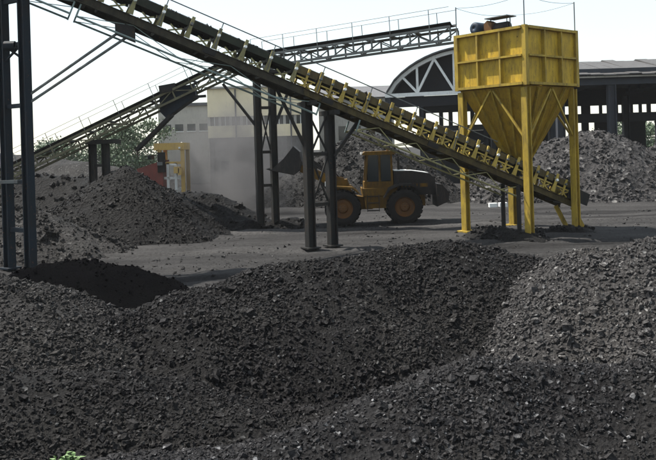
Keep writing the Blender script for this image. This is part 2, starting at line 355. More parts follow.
pW = Pile(crest((-40, 150, 62), (60, 158, 60), (150, 172, 58)), .5, .6, .3, .5, 16)

build_pile(pC, 'coal_pile', 'broad dark ridge of crushed coal across the middle foreground', 'coalC', .06, lump=(1500, .010, .042, 2.6), group='foreground coal piles')
build_pile(pL, 'coal_pile', 'coal slope at the left edge in front of the smooth black heap', 'coalL', .07, lump=(1100, .010, .042, 2.6), group='foreground coal piles')
build_pile(pNL, 'coal_pile', 'low coal mound in the bottom left corner behind the green weed', 'coalC', .06, lump=(1500, .009, .036, 2.6), group='foreground coal piles')
build_pile(pR2, 'coal_pile', 'pale dusty coal bank rising at the right edge below the hopper', 'coalR', .06, lump=(1300, .011, .050, 2.5), group='foreground coal piles')
build_pile(pR1, 'coal_pile', 'nearest dark coal ridge across the bottom right corner', 'coalN', .05, lump=(2000, .009, .034, 2.6), group='foreground coal piles')
build_pile(pV, 'coal_pile', 'dark coal trough floor between the central ridge and the nearest ridge', 'coalC', .08, lump=(1300, .010, .04, 2.6), group='foreground coal piles')
build_pile(pM, 'coal_pile', 'smooth jet black heap of fine coal near the navy tower', 'shadedcoal', .05, lump=(160, .012, .05, 2.5))
build_pile(pG, 'gravel_heap', 'grey stony heap round the foot of the navy steel tower', 'gravel', .10, 'heap', lump=(110, .02, .09, 2.6))
build_pile(pD, 'coal_pile', 'dark cone of coal under the rear left conveyor', 'coalD', .10, lump=(120, .02, .075, 2.6))
build_pile(pD2, 'coal_pile', 'low black coal heap in the dust beside the coal cone', 'coalD', .12, lump=(10, .06, .16, 2))
build_pile(pE, 'coal_pile', 'flat dark coal heap behind the navy tower under the conveyor', 'coalD', .16, lump=(5, .08, .2, 2))
build_pile(pF, 'coal_pile', 'tiny coal spill at the foot of the rear trestle', 'coalD', .12, lump=(14, .05, .14, 2))
build_pile(pRb, 'rubble_heap', 'big heap of grey rubble in front of the open shed', 'rubble', .18, 'heap', lump=(44, .05, .16, 2.4), lumpname='rubble_stones')
build_pile(pH, 'rubble_heap', 'grey rubble heap behind the wheel loader', 'gravel', .18, 'heap', lump=(36, .05, .15, 2.4), lumpname='rubble_stones')
build_pile(pS1, 'coal_pile', 'small coal spill between the front hopper legs', 'coalC', .10, lump=(40, .04, .12, 2))
build_pile(pS2, 'coal_pile', 'small coal spill at the conveyor tail right of the hopper', 'coalC', .10, lump=(40, .04, .12, 2))
build_pile(pW, 'rubble_heap', 'long far grey heap behind the coal cone', 'gravel', .25, 'heap')
# loose coal over the yard floor
n = 16000; y = 6 + 34 * RNG.uniform(0, 1, n) ** 1.3; x = RNG.uniform(-1, 1, n) * (y * .46 + 1); z = ground_z(x, y)
ok = np.ones(n, bool)
for q in PILES: ok &= ~((x > q.x0) & (x < q.x1) & (y > q.y0) & (y < q.y1)) | (q.h(x, y) < z)
ok &= RNG.uniform(0, 1, n) < np.clip(.2 + 1.6 * fbm(x, y, .5, 3, 31), .04, 1)
x, y, z = x[ok], y[ok], z[ok]; rad = .012 + .06 * RNG.uniform(0, 1, len(x)) ** 4
lo = lumps('loose_coal', np.stack([x, y, z], -1), rad, 'coalL', None)
lo['label'] = 'loose coal crumbs strewn over the yard floor'; lo['category'] = 'coal'

# ------------------------------------------------------------------ hopper
E1 = V((-.64, .768, 0)).normalized(); E2 = V((E1.y, -E1.x, 0)); UP = V((0, 0, 1))
near = at(530, 238, 28.9); HC = V((near.x, near.y, 0)) + (E1 + E2) * 1.5
ZB, ZT, HB = 5.6, 7.75, 1.61
def build_hopper():
    t = thing('coal_hopper', 'tall yellow ribbed steel coal hopper on four legs over the conveyor tail', 'hopper', HC)
    L = lambda a, b, z: HC + E1 * a + E2 * b + UP * z
    for sa in (-1, 1):
        for sb in (-1, 1):
            p = L(sa * 1.5, sb * 1.5, 0)
            lg = MB().hbeam(p + UP * -.1, p + UP * (ZB - .09), .24, .26, .045, E2).build('leg', 'yellow_leg', t)
            MB().frame(p + UP * .06, E1 * .27, E2 * .27, UP * .03).build('base_plate', 'yellow_leg', lg)
            c = L(sa * (HB + .0), sb * (HB + .0), (ZB + ZT) / 2)
            MB().frame(c, E1 * .085, E2 * .085, UP * ((ZT - ZB) / 2 + .02)).build('corner_post', 'yellow_leg', t)
    faces = [(E1, E2), (E2, E1), (-E1, E2), (-E2, E1)]      # outward normal, along
    zmid = (ZB + ZT) / 2
    for nrm, al in faces:
        ctr = HC + nrm * HB
        for zc, hh in ((ZB + .05, .05), (zmid, .035), (ZT - .05, .05)):
            MB().frame(ctr + nrm * .02 + UP * zc, nrm * (.10 + hh * .3), al * (HB - .088), UP * hh).build('rail', 'yellow_leg', t)
        for k in (-1, 1):
            for (za, zb) in ((ZB + .103, zmid - .038), (zmid + .038, ZT - .103)):
                MB().frame(ctr + nrm * .03 + al * k * HB / 3 + UP * (za + zb) / 2, nrm * .09, al * .035, UP * (zb - za) / 2).build('rib', 'yellow_leg', t)
        for k in (-1, 0, 1):
            for zc in ((ZB + zmid) / 2, (ZT + zmid) / 2):
                wobb = random.uniform(-.012, .012)
                MB().frame(ctr + nrm * (-.045 + wobb) + al * k * HB * 2 / 3 + UP * zc, nrm * .012, al * (HB / 3 - .004), UP * ((ZT - ZB) / 4 - .004)).build('panel', 'yellow', t)
        # cone plate
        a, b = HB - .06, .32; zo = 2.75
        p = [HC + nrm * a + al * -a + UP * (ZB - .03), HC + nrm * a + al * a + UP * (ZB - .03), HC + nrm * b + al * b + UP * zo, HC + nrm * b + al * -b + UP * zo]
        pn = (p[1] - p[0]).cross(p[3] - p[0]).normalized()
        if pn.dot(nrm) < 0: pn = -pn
        cp = MB().prism(p, -pn * .02).build('cone_plate', 'cone_shade_yellow', t)
        for k in (-.55, 0, .55):
            q0 = HC + nrm * a + al * a * k + UP * (ZB - .06); q1 = HC + nrm * b + al * b * k + UP * zo
            MB().bar(q0 + pn * .05, q0.lerp(q1, .9) + pn * .05, .05, .09, pn).build('cone_rib', 'yellow_leg', cp)
        # inverted V braces to the legs
        top = HC + nrm * 1.56 + UP * (ZB - .12)
        for k in (-1, 1):
            MB().bar(top + al * k * .06, HC + nrm * 1.52 + al * k * 1.38 + UP * 3.7, .07, .07).build('brace', 'yellow_leg', t)
    MB().frame(HC + UP * 2.5, E1 * .34, E2 * .34, UP * .3).build('outlet_chute', 'greenplate', t)
    # guard posts and cables round the rim
    cs = [L(s1 * HB, s2 * HB, ZT + .02) for s1, s2 in ((-1, -1), (1, -1), (1, 1), (-1, 1))]
    for c in cs: MB().tube(c, c + UP * 1.12, .022, 6).build('guard_post', 'greysteel', t)
    for i in range(4):
        a, b = cs[i] + UP * 1.08, cs[(i + 1) % 4] + UP * 1.08
        m = MB(); pts = [a.lerp(b, k / 8) - UP * .12 * math.sin(math.pi * k / 8) for k in range(9)]
        for p, q in zip(pts[:-1], pts[1:]): m.tube(p, q, .008, 5)
        m.build('guard_cable', 'greysteel', t)
build_hopper()
# coal heaped inside the bin
r = RNG.uniform(-1.45, 1.45, (900, 2)); zz = ZT - .35 + .35 * np.exp(-(r ** 2).sum(1)) + RNG.uniform(0, .05, 900)
pos = np.array([list(HC + E1 * a + E2 * b) for a, b in r]); pos[:, 2] = zz
bl = lumps('hopper_coal', pos, RNG.uniform(.05, .13, 900), 'coalD', None); bl['label'] = 'coal heaped inside the yellow hopper bin'; bl['category'] = 'coal'

# ------------------------------------------------------------------ conveyors
def axes(p, q):
    a = (q - p).normalized(); s = a.cross(UP).normalized(); return a, s, s.cross(a).normalized()
TAIL = at(562, 206, 31.6); TR1 = at(318, 105, 27.8)
def main_conveyor():
    a = (TR1 - TAIL).normalized(); HEAD = TAIL + a * 27.5; a, s, n = axes(TAIL, HEAD); Lg = 27.5
    t = thing('main_conveyor', 'long inclined belt conveyor rising from the yellow hopper to the upper left', 'conveyor', (TAIL.x, TAIL.y, 0), 'belt conveyors')
    P = lambda l, w, h: TAIL + a * l + s * w + n * h
    for w in (-.52, .52):
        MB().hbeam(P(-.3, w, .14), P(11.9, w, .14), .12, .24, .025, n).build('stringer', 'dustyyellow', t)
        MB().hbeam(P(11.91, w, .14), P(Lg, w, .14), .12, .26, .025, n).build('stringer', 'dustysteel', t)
        for q in range(6): MB().frame(P(2.2 + q * 4.4, w + math.copysign(.064, w), .14), a * .22, s * .012, n * .085).build('splice_plate', 'steel', t)
    nb = int(Lg / .95)
    for i in range(nb + 1):
        l = i * .95 + .1
        for w in (-.52, .52):
            k = .12 if w > 0 else -.12
            wo = w + k * .25; b = MB()
            b.prism([P(l - .10, wo, .285), P(l + .10, wo, .285), P(l + .06, wo + k * .3, .62), P(l + .055, wo + k * .4, 1.0), P(l - .055, wo + k * .4, 1.0), P(l - .06, wo + k * .3, .62)], s * k * .25)
            b.bar(P(l + .22, w, .285), P(l + .62, w, .50), .05, .05, n); b.bar(P(l + .62, w, .285), P(l + .22, w, .50), .05, .05, n)
            if l < 12.4: b.bar(P(l + .475, wo, .285), P(l + .475, wo + k * .35, .93), .06, .07, a); b.bar(P(l + .12, wo, .55), P(l + .84, wo, .55), .04, .05, n)
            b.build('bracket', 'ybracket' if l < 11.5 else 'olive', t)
            if l < 12.4: MB().tube(P(l + .475, wo + k * .2, .72), P(l + .475, wo + k * .9, .75), .045, 7).build('bearing_cap', 'greysteel', t)
            MB().tube(P(l, wo + k * .2, .72), P(l, wo + k * 1.1, .76), .055, 8).build('bearing_cap', 'white' if random.random() < .5 else 'greysteel', t)
        idl = MB(); idl.tube(P(l, -.22, .70), P(l, .22, .70), .055, 8)
        idl.tube(P(l, .24, .71), P(l, .5, .85), .055, 8); idl.tube(P(l, -.24, .71), P(l, -.5, .85), .055, 8); idl.build('idler', 'greysteel', t)
        if i % 2 == 0:
            MB().tube(P(l, -.45, .135), P(l, .45, .135), .045, 8).build('return_roller', 'greysteel', t)
            MB().bar(P(l + .4, -.455, .10), P(l + .4, .455, .10), .08, .1, n).build('cross_tie', 'steel', t)
        if i < nb:
            for w in (-.495, .495):
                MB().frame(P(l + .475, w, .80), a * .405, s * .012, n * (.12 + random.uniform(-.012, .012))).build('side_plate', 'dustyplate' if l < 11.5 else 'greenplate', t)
        if i % 2 == 0 and l > 4:
            for w in (-.64, .64): MB().tube(P(l, w, .3), P(l, w, 1.2), .018, 5).build('rail_post', 'greysteel', t)
    for w in (-.64, .64): MB().tube(P(4.1, w, 1.2), P(Lg, w, 1.2), .02, 6).build('handrail', 'greysteel', t)
    prof = [(-.47, .92), (-.24, .78), (.24, .78), (.47, .92), (.47, .905), (.24, .765), (-.24, .765), (-.47, .905)]
    m = MB(); m.prism([P(-.2, w, h) for w, h in prof], a * (Lg + .2)); m.build('belt', 'belt', t)
    MB().bar(P(0, 0, .19), P(Lg, 0, .19), .86, .014, n).build('return_belt', 'belt', t)
    MB().lathe(P(-.3, 0, .5), s, [(-.48, .02), (-.48, .26), (.48, .26), (.48, .02)], 16).build('tail_pulley', 'steel', t)
    for w in (-.62, .62): MB().frame(P(-.15, w, .5), a * .5, s * .02, n * .24).build('pulley_guard', 'yellow_leg' if w > 0 else 'steel', t)
    for w in (-.52, .52):
        g = P(-.1, w, 0); MB().bar(g + UP * .02, V((g.x + .45, g.y, -.05)), .14, .16).build('tail_leg', 'yellow_leg', t)
        g = P(2.6, w, 0); MB().bar(g + UP * .02, V((g.x, g.y, -.05)), .14, .14).build('tail_leg', 'steel', t)
    # under-slung tension pipes
    for w in (-.5, .5):
        for l0, l1 in ((2.5, 9.6), (11.2, 19.6), (19.8, 27)):
            pm = 'olive' if l0 < 5 else 'pipe'; MB().tube(P(l0, w, -.42), P(l1, w, -.42), .035, 6).build('tension_pipe', pm, t)
            MB().tube(P(l0, w, -.02), P(l0, w, -.46), .03, 6).build('hanger', 'pipe', t); MB().tube(P(l1, w, -.02), P(l1, w, -.46), .03, 6).build('hanger', 'pipe', t)
            k = 9 if l0 < 5 else 5
            for i in range(k):
                la, lb = l0 + (l1 - l0) * i / k, l0 + (l1 - l0) * (i + 1) / k
                MB().tube(P(la, w, -.42 if i % 2 else -.01), P(lb, w, -.01 if i % 2 else -.42), .02 if l0 < 5 else .014, 5).build('lacing', pm, t)
    n_ = 5200; l = RNG.uniform(0, Lg, n_); wv = RNG.normal(0, .17, n_).clip(-.42, .42); h = .80 + .17 * np.exp(-(wv / .2) ** 2) + RNG.uniform(-.03, .03, n_)
    pos = np.array([list(P(*q)) for q in zip(l, wv, h)]); bl = lumps('belt_coal', pos, RNG.uniform(.03, .09, n_), 'coalC', None)
    bl['label'] = 'coal riding on the belt of the long inclined conveyor'; bl['category'] = 'coal'
    return P
MP = main_conveyor()

def truss_conveyor(name, label, p, q, depth, width, mat, bay, rail=True, rail_h=.95):
    a, s, n = axes(p, q); Lg = (q - p).length
    t = thing(name, label, 'conveyor', (p.x, p.y, 0), 'belt conveyors')
    P = lambda l, w, h: p + a * l + s * w + n * h
    for w in (-width / 2, width / 2):
        for h in (.05, depth - .05): MB().bar(P(0, w, h), P(Lg, w, h), .09, .10, n).build('chord', mat, t)
        nb = max(1, round(Lg / bay))
        for i in range(nb + 1):
            l = Lg * i / nb
            MB().bar(P(l, w, .101), P(l, w, depth - .101), .06, .06, a).build('strut', mat, t)
            if i < nb:
                l2 = Lg * (i + 1) / nb; e = (.1, depth - .1) if i % 2 == 0 else (depth - .1, .1)
                MB().bar(P(l + .05, w, e[0]), P(l2 - .05, w, e[1]), .045, .045, s).build('diagonal', mat, t)
            if rail and i % 2 == 0: MB().tube(P(l, w, depth), P(l, w, depth + rail_h), .016, 5).build('rail_post', 'greysteel', t)
        if rail: MB().tube(P(0, w, depth + rail_h), P(Lg, w, depth + rail_h), .012, 5).build('handrail', 'greysteel', t)
    hw = width / 2 - .08
    MB().prism([P(0, w, h + depth) for w, h in [(-hw, .16), (-hw * .5, .03), (hw * .5, .03), (hw, .16), (hw, .145), (hw * .5, .012), (-hw * .5, .012), (-hw, .145)]], a * Lg).build('belt', 'belt', t)
    for i in range(int(Lg / 1.1)):
        MB().tube(P(i * 1.1 + .3, -hw, depth - .06), P(i * 1.1 + .3, hw, depth - .06), .05, 7).build('idler', 'greysteel', t)
    return t, P, Lg
A0, A1 = at(-70, 220, 38), at(250, 67, 36.0)
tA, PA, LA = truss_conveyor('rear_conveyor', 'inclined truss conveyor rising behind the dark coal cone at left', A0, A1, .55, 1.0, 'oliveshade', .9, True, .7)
B0, B1 = at(258, 70, 36.6), at(455, 42, 32.0)
tB, PB, LB = truss_conveyor('feed_conveyor', 'slender truss conveyor feeding the top of the yellow hopper from behind', B0, B1, .62, .95, 'greysteel', .85, True, .75)
# drive housing hung on the left truss conveyor, with its chute
aA, sA, nA = axes(A0, A1)
hA = at(161, 92, 36.3); hB = at(193, 84, 36.1)
poly = [at(159, 90, 36.2), at(193, 84, 36.0), at(196, 97, 36.0), at(186, 103, 36.0), at(166, 118, 36.2), at(160, 112, 36.2)]
MB().prism(poly, V((-.05, 1.1, 0))).build('drive_housing', 'navy', tA)
MB().bar(at(160, 90, 36.1), at(176, 87, 36.1), .4, .35).build('drive_cowl', 'steel', tA)
MB().bar(at(172, 115, 36.3), at(137, 150, 36.6), .30, .16).build('discharge_chute', 'steel', tA)
MB().bar(at(193, 97, 36), at(206, 96, 36), .12, .12).build('drive_shaft', 'steel', tA)
# head drive on the hopper rim
hd = HC + E1 * 1.0 + UP * (ZT + .02) + E2 * -.2
t = thing('conveyor_drive', 'blue motor drum and red gearbox on the hopper rim', 'motor', hd)
ax = E1
MB().frame(hd + E1 * .1 + UP * .06, E1 * .95, E2 * .4, UP * .05).build('bed_plate', 'steel', t)
MB().lathe(hd + E1 * .55 + UP * .36, E2, [(-.42, .03), (-.42, .2), (-.36, .25), (.36, .25), (.42, .2), (.42, .03)], 18).build('drum', 'blue', t, True)
MB().lathe(hd + E1 * -.55 + UP * .30, E1, [(-.33, .03), (-.33, .16), (-.28, .19), (.28, .19), (.33, .16), (.33, .03)], 16).build('motor', 'steel', t, True)
MB().prism([hd + E1 * x + UP * z - E2 * .2 for x, z in ((.22, .11), (.22, .5), (.05, .62), (-.16, .5), (-.16, .11))], E2 * .4).build('gearbox', 'rim', t)
MB().frame(hd + E1 * -.45 + UP * .68, E1 * .55, E2 * .3, UP * .018).build('cover_plate', 'greysteel', t)
for k in (-.92, .02): MB().tube(hd + E1 * k + UP * .1, hd + E1 * k + UP * .662, .025, 6).build('cover_post', 'greysteel', t)

# ------------------------------------------------------------------ trestles and towers
def trestle(name, label, legs, wd, mat, ztop, ties, capw, knees=(), stag='trestle', xb=None):
    """legs: two foot points, tops at ztop(x,y)"""
    mid = (legs[0] + legs[1]) / 2
    t = thing(name, label, stag, (mid.x, mid.y, 0), 'conveyor supports')
    d = (legs[1] - legs[0]); d.z = 0; dn = d.normalized(); pn = dn.cross(UP)
    for i, l in enumerate(legs):
        g = V((l.x, l.y, -.15)); z1 = ztop[i]
        lg = MB().hbeam(g, V((l.x, l.y, z1)), wd, wd * 1.15, .035, dn).build('leg', mat, t)
        MB().frame(V((l.x, l.y, .07)), dn * wd, pn * wd, UP * .025).build('base_plate', mat, lg)
    for z in ties:
        p, q = V((legs[0].x, legs[0].y, z)), V((legs[1].x, legs[1].y, z))
        MB().bar(p + dn * wd * .58, q - dn * wd * .58, .12, .13).build('tie', mat, t)
    for za, zb in (xb or []):
        p, q = legs[0] + dn * wd * .55, legs[1] - dn * wd * .55
        MB().bar(V((p.x, p.y, za)) + pn * .03, V((q.x, q.y, zb)) + pn * .03, .05, .06).build('cross_brace', mat, t)
        MB().bar(V((p.x, p.y, zb)) - pn * .03, V((q.x, q.y, za)) - pn * .03, .05, .06).build('cross_brace', mat, t)
    for p, q in knees: MB().bar(p, q, .11, .11).build('knee_brace', mat, t)
    return t
def conv_z(P, x):       # height of the stringer underside above a plan X
    l = (x - TAIL.x) / (MP(1, 0, 0).x - TAIL.x); return MP(l, 0, 0)
f1, f2 = at(311, 250, 27.4), at(333, 248, 27.9)
f1.z = f2.z = 0
c1, c2 = conv_z(MP, f1.x), conv_z(MP, f2.x)
t1 = trestle('conveyor_trestle', 'dark steel trestle carrying the long conveyor beside the wheel loader', [f1, f2], .26, 'steel', [c1.z - .05, c2.z - .05], [1.55, 3.3],
        .3, [(V((f2.x + .12, f2.y, 3.2)), conv_z(MP, f2.x + 1.0) + UP * -.06), (V((f1.x - .12, f1.y, 3.6)), conv_z(MP, f1.x - 1.0) + UP * -.06)], xb=[(1.66, 3.2), (3.42, 4.6)])
# cap beams across the belt
for f, c in ((f1, c1), (f2, c2)):
    a_, s_, n_ = axes(TAIL, TR1); MB().bar(V((f.x, c.y, c.z)) + s_ * -.75 + UP * -.12, V((f.x, c.y, c.z)) + s_ * .75 + UP * -.12, .2, .16).build('cap_beam', 'steel', t1)
g1, g2 = at(261, 229, 35.6), at(276, 229, 35.9); g1.z = g2.z = 0
zt = at(265, 74, 35.8).z
t2 = trestle('conveyor_trestle', 'rear dark trestle under the junction of the two truss conveyors', [g1, g2], .26, 'steel', [zt, zt], [1.9, 3.4, 5.4], .3,
        [(V((g1.x - .1, g1.y, 4.6)), at(223, 84, 36.0)), (V((g2.x + .1, g2.y, 4.6)), at(297, 69, 35.6))], xb=[(3.5, 5.3)])
MB().bar(V((g1.x - .6, g1.y + .1, zt + .07)), V((g2.x + .6, g2.y + .1, zt + .07)), 1.2, .14).build('cap_beam', 'steel', t2)
h1, h2 = at(94, 200, 37.2), at(107, 200, 37.0); h1.z = h2.z = 0
z3 = at(100, 144, 37.1).z
t3 = trestle('conveyor_trestle', 'stubby dark trestle with a wide cap standing behind the coal cone', [h1, h2], .26, 'steel', [z3, z3], [3.0], .3)
MB().bar(V((h1.x - .15, h1.y, z3 + .1)), V((h2.x + .55, h2.y, z3 + .1)), .9, .2).build('cap_beam', 'steel', t3)
for sgn in (-1, 1): pass
# navy tower at the left edge
k2 = V((at(29, 200, 24.0).x, 24.0, 0)); k1 = V((at(8, 200, 24.6).x, 24.6, 0))
cz = conv_z(MP, k2.x).z
t4 = trestle('conveyor_tower', 'tall navy steel tower with paired columns at the left edge', [k1, k2], .25, 'navy', [cz - .1, cz - .1], [at(18, 230, 24.3).z, at(18, 182, 24.3).z, at(18, 106, 24.3).z, at(18, 45, 24.3).z, cz - .5], .3,
        stag='tower', xb=[(at(18, 60, 24.3).z, at(18, 46, 24.3).z)])
MB().bar(V((k1.x - .3, k1.y + .2, cz - .02)), V((k2.x + .3, k2.y - .2, cz - .02)), .3, .16).build('cap_beam', 'navy', t4)
MB().frame(at(3, 182, 24.1), V((.45, 0, 0)), V((0, .04, 0)), UP * .05).build('cross_arm', 'greysteel', t4)
MB().lathe(at(10, 46, 24.2), V((1, 0, 0)), [(-.16, .02), (-.16, .15), (.16, .15), (.16, .02)], 14).build('pulley_block', 'navy', t4)
for (ya, yb, xo) in ((94, 35, 122), (102, 37, 133)):
    cp = conv_z(MP, at(xo, yb, 25.4).x)
    MB().tube(at(29, ya + 1, 24.0), V((cp.x, cp.y - .45, at(xo, yb, cp.y).z)), .045, 7).build('stay_pipe', 'greysteel', t4)

cp = conv_z(MP, at(129, 34, 25.4).x)
MB().frame(V((cp.x, cp.y - .5, cp.z - .22)), V((.28, .1, -.12)), V((0, .05, 0)), UP * .24).build('gusset', 'steel', t4)
# ------------------------------------------------------------------ wheel loader (faces left)
def wheel_loader():
    D = 36.6; rr = at(403, 222, D); fr = at(343, 222, D); gx = rr.x
    WB = rr.x - fr.x
    t = thing('wheel_loader', 'yellow wheel loader facing left with its bucket raised', 'loader', (gx, D, 0))
    X = lambda x, y, z: V((gx - x, D + y, z))       # x forward from rear axle, y away from camera
    R = .80
    for ax_ in (0, WB):
        for sy in (-1, 1):
            c = X(ax_, sy * .92, R - .03)
            wl = MB(); wl.lathe(c, (0, 1, 0), [(-.26, .45), (-.28, .62), (-.24, .75), (-.12, .79), (.12, .79), (.24, .75), (.28, .62), (.26, .45)], 36)
            for k in range(22):
                th = 2 * math.pi * k / 22; e = V((math.cos(th), 0, math.sin(th))); tn = V((-math.sin(th), 0, math.cos(th)))
                for s2 in (-1, 1): wl.frame(c + e * .785 + V((0, s2 * .13, 0)) + tn * s2 * .03, e * .035, V((0, .11, 0)) + tn * .05 * s2, tn * .045)
            ty = wl.build('wheel', 'rubber', t, False)
            rm = MB().lathe(c, (0, 1, 0), [(-.22, .02), (-.20, .18), (-.10, .24), (-.10, .38), (-.25, .45), (.25, .45), (.1, .38), (.1, .02)], 24).build('rim', 'rim', ty)
            hb = MB()
            for k in range(8):
                th = 2 * math.pi * k / 8; hb.tube(c + V((math.cos(th) * .13, sy * .205, math.sin(th) * .13)), c + V((math.cos(th) * .13, sy * .235, math.sin(th) * .13)), .02, 6)
            hb.build('wheel_nuts', 'steel', ty)
    def prof(name, pts, y0, y1, mat, par=t): return MB().prism([X(x, y0, z) for x, z in pts], V((0, y1 - y0, 0))).build(name, mat, par)
    # rear frame, engine hood, counterweight
    prof('rear_frame', [(-1.0, .75), (1.25, .75), (1.3, 1.25), (-1.0, 1.25)], -.5, .5, 'loader')
    prof('hood', [(-1.45, 1.26), (.42, 1.26), (.42, 2.36), (-.4, 2.34), (-1.2, 2.2), (-1.45, 1.95)], -.72, .72, 'loader_dark')
    hd_ = prof('hood_sunlit_top', [(-1.15, 2.225), (-.4, 2.352), (.40, 2.372), (.40, 2.40), (-.4, 2.38), (-1.15, 2.255)], -.66, .66, 'white')  # white sheet paints sunlight onto the top of the dark hood
    for k in range(6):
        MB().box(X(.2 - k * .17, -.745, 1.55), X(.10 - k * .17, -.722, 2.0)).build('hood_louvre', 'steel', hd_.parent)
    prof('counterweight', [(-1.98, .95), (-1.46, .72), (-1.46, 1.75), (-1.7, 1.72), (-2.02, 1.35)], -1.05, 1.05, 'loader_dark')
    for sy in (-1, 1):
        y0 = sy * .92
        prof('rear_fender', [(.95, 1.2), (.72, 1.62), (.25, 1.82), (-.35, 1.80), (-.75, 1.6), (-.75, 1.5), (-.33, 1.7), (.22, 1.72), (.65, 1.54), (.87, 1.2)], y0 - .28, y0 + .28, 'loader_dark')
        prof('front_fender', [(WB + .75, 1.45), (WB + .3, 1.78), (WB - .45, 1.72), (WB - .75, 1.45), (WB - .75, 1.38), (WB - .43, 1.64), (WB + .28, 1.70), (WB + .72, 1.38)], y0 - .27, y0 + .27, 'loader')
        st = MB()
        for z in (.6, .95, 1.25): st.box(X(1.15, sy * .78, z), X(1.65, sy * 1.02, z + .04))
        st.box(X(1.12, sy * .98, .58), X(1.15, sy * 1.02, 1.35)); st.box(X(1.65, sy * .98, .58), X(1.68, sy * 1.02, 1.35)); st.build('steps', 'loader_dark', t)
    prof('platform', [(.3, 1.28), (1.85, 1.28), (1.9, 1.62), (.3, 1.62)], -.98, .98, 'loader')
    prof('side_tank', [(.62, .72), (1.72, .72), (1.78, 1.26), (.62, 1.26)], -.95, -.55, 'loader'); prof('side_tank', [(.62, .72), (1.72, .72), (1.78, 1.26), (.62, 1.26)], .55, .95, 'loader')
    prof('front_frame', [(1.4, .65), (WB + .55, .65), (WB + .65, 1.2), (WB + .35, 2.0), (WB - .25, 2.05), (WB - .5, 1.3), (1.4, 1.15)], -.42, .42, 'loader')
    # cab
    z0, z1 = 1.63, 3.12
    cab = MB()
    cor = [(.5, -.68), (1.72, -.68), (.5, .68), (1.72, .68)]
    for x, y in cor: cab.bar(X(x, y, z0), X(x - (.12 if x > 1 else -.02), y * .95, z1), .09, .09)
    for y in (-.68, .68): cab.bar(X(1.06, y, z0), X(1.04, y * .95, z1), .07, .07)
    cab.box(X(.5, -.70, z0 - .005), X(1.78, .70, z0 + .28)); cb = cab.build('cab', 'loader', t)
    rf = MB().prism([X(x, -.8, z) for x, z in ((.35, z1), (1.8, z1), (1.84, z1 + .06), (1.7, z1 + .16), (.45, z1 + .17), (.33, z1 + .08))], V((0, 1.6, 0))).build('cab_roof', 'loader', t)
    for y in (-.655, .655):
        for x0, x1 in ((.56, .99), (1.12, 1.60)): MB().box(X(x1, y - .008, z0 + .29), X(x0, y + .008, z1 - .02)).build('window', 'glass', cb)
    MB().prism([X(1.70, -.6, z0 + .29), X(1.70, .6, z0 + .29), X(1.60, .6, z1 - .02), X(1.60, -.6, z1 - .02)], V((.012, 0, 0))).build('windscreen', 'glass', cb)
    MB().prism([X(.51, -.6, z0 + .29), X(.51, .6, z0 + .29), X(.52, .6, z1 - .02), X(.52, -.6, z1 - .02)], V((.012, 0, 0))).build('rear_window', 'glass', cb)
    MB().tube(X(.1, .35, 2.3), X(.1, .35, 3.0), .06, 10).build('exhaust', 'steel', t)
    for y in (-.5, .5): MB().box(X(1.86, y - .12, z1 + .03), X(1.78, y + .12, z1 + .14)).build('work_light', 'white', rf)
    MB().box(X(1.95, -1.02, 2.2), X(1.90, -.84, 2.6)).build('mirror', 'loader_dark', cb)
    MB().tube(X(.62, 0, z1 + .17), X(.62, 0, z1 + .32), .06, 10).build('beacon', 'rim', rf)
    MB().tube(X(-.35, .3, 2.3), X(-.35, .3, 2.62), .11, 12).build('air_cleaner', 'steel', t)
    for y in (-.98, .98):
        hr = MB(); hr.tube(X(1.86, y, 1.62), X(1.86, y, 2.45), .018, 6); hr.tube(X(.36, y, 1.62), X(.36, y, 2.3), .018, 6); hr.tube(X(.36, y, 2.3), X(.0, y * .8, 2.32), .018, 6); hr.build('grab_rail', 'steel', t)
        hl = MB().box(X(WB + .78, y * .9 - .1, 1.78), X(WB + .62, y * .9 + .1, 1.98)).build('headlight', 'white', t)
        MB().box(X(-1.47, y * .62 - .09, 1.55), X(-1.455, y * .62 + .09, 1.68)).build('tail_light', 'red', t)
    for sy in (-1, 1):
        hs = MB(); pts = [X(WB - .1, sy * .3, 1.9), X(WB + .3, sy * .46, 2.35), X(WB + .9, sy * .44, 2.5), X(WB + 1.4, sy * .3, 2.85)]
        for p_, q_ in zip(pts[:-1], pts[1:]): hs.tube(p_, q_, .025, 6)
        hs.build('hydraulic_hose', 'rubber', t)
    prof('side_stripe', [(-1.1, 1.62), (.38, 1.62), (.38, 1.78), (-1.1, 1.78)], -.728, -.7205, 'loader')
    # lift arms, raised
    for sy in (-1, 1):
        prof('lift_arm', [(WB - .2, 1.75), (WB - .1, 2.1), (WB + .8, 2.35), (WB + 1.75, 2.75), (WB + 1.95, 2.68), (WB + 1.9, 2.45), (WB + .95, 1.98), (WB + .2, 1.65)], sy * .52 - .06, sy * .52 + .06, 'loader')
        MB().tube(X(WB + .35, sy * .36, 1.15), X(WB + 1.0, sy * .40, 2.1), .07, 10).build('lift_cylinder', 'steel', t)
    MB().bar(X(WB + .2, 0, 2.05), X(WB + 1.5, 0, 3.0), .14, .2).build('tilt_link', 'loader_dark', t)
    MB().tube(X(WB + .9, -.5, 2.2), X(WB + .9, .5, 2.2), .11, 10).build('arm_tube', 'loader', t)
    # bucket: open shell, mouth up-forward
    bx, bz = WB + 1.85, 2.35
    outer = [(0, 0), (0, .75), (.12, 1.15), (.3, 1.28)]; floor = [(1.25, .18), (.35, -.12)]
    sh = [(bx + .3, bz + 1.28), (bx + .02, bz + 1.02), (bx - .06, bz + .55), (bx + .02, bz + .18), (bx + .3, bz - .02), (bx + 1.35, bz + .22), (bx + 1.35, bz + .26), (bx + .32, bz + .03), (bx + .07, bz + .2), (bx - .01, bz + .55), (bx + .07, bz + 1.0), (bx + .33, bz + 1.24)]
    bk = prof('bucket', sh, -1.25, 1.25, 'loader_dark')
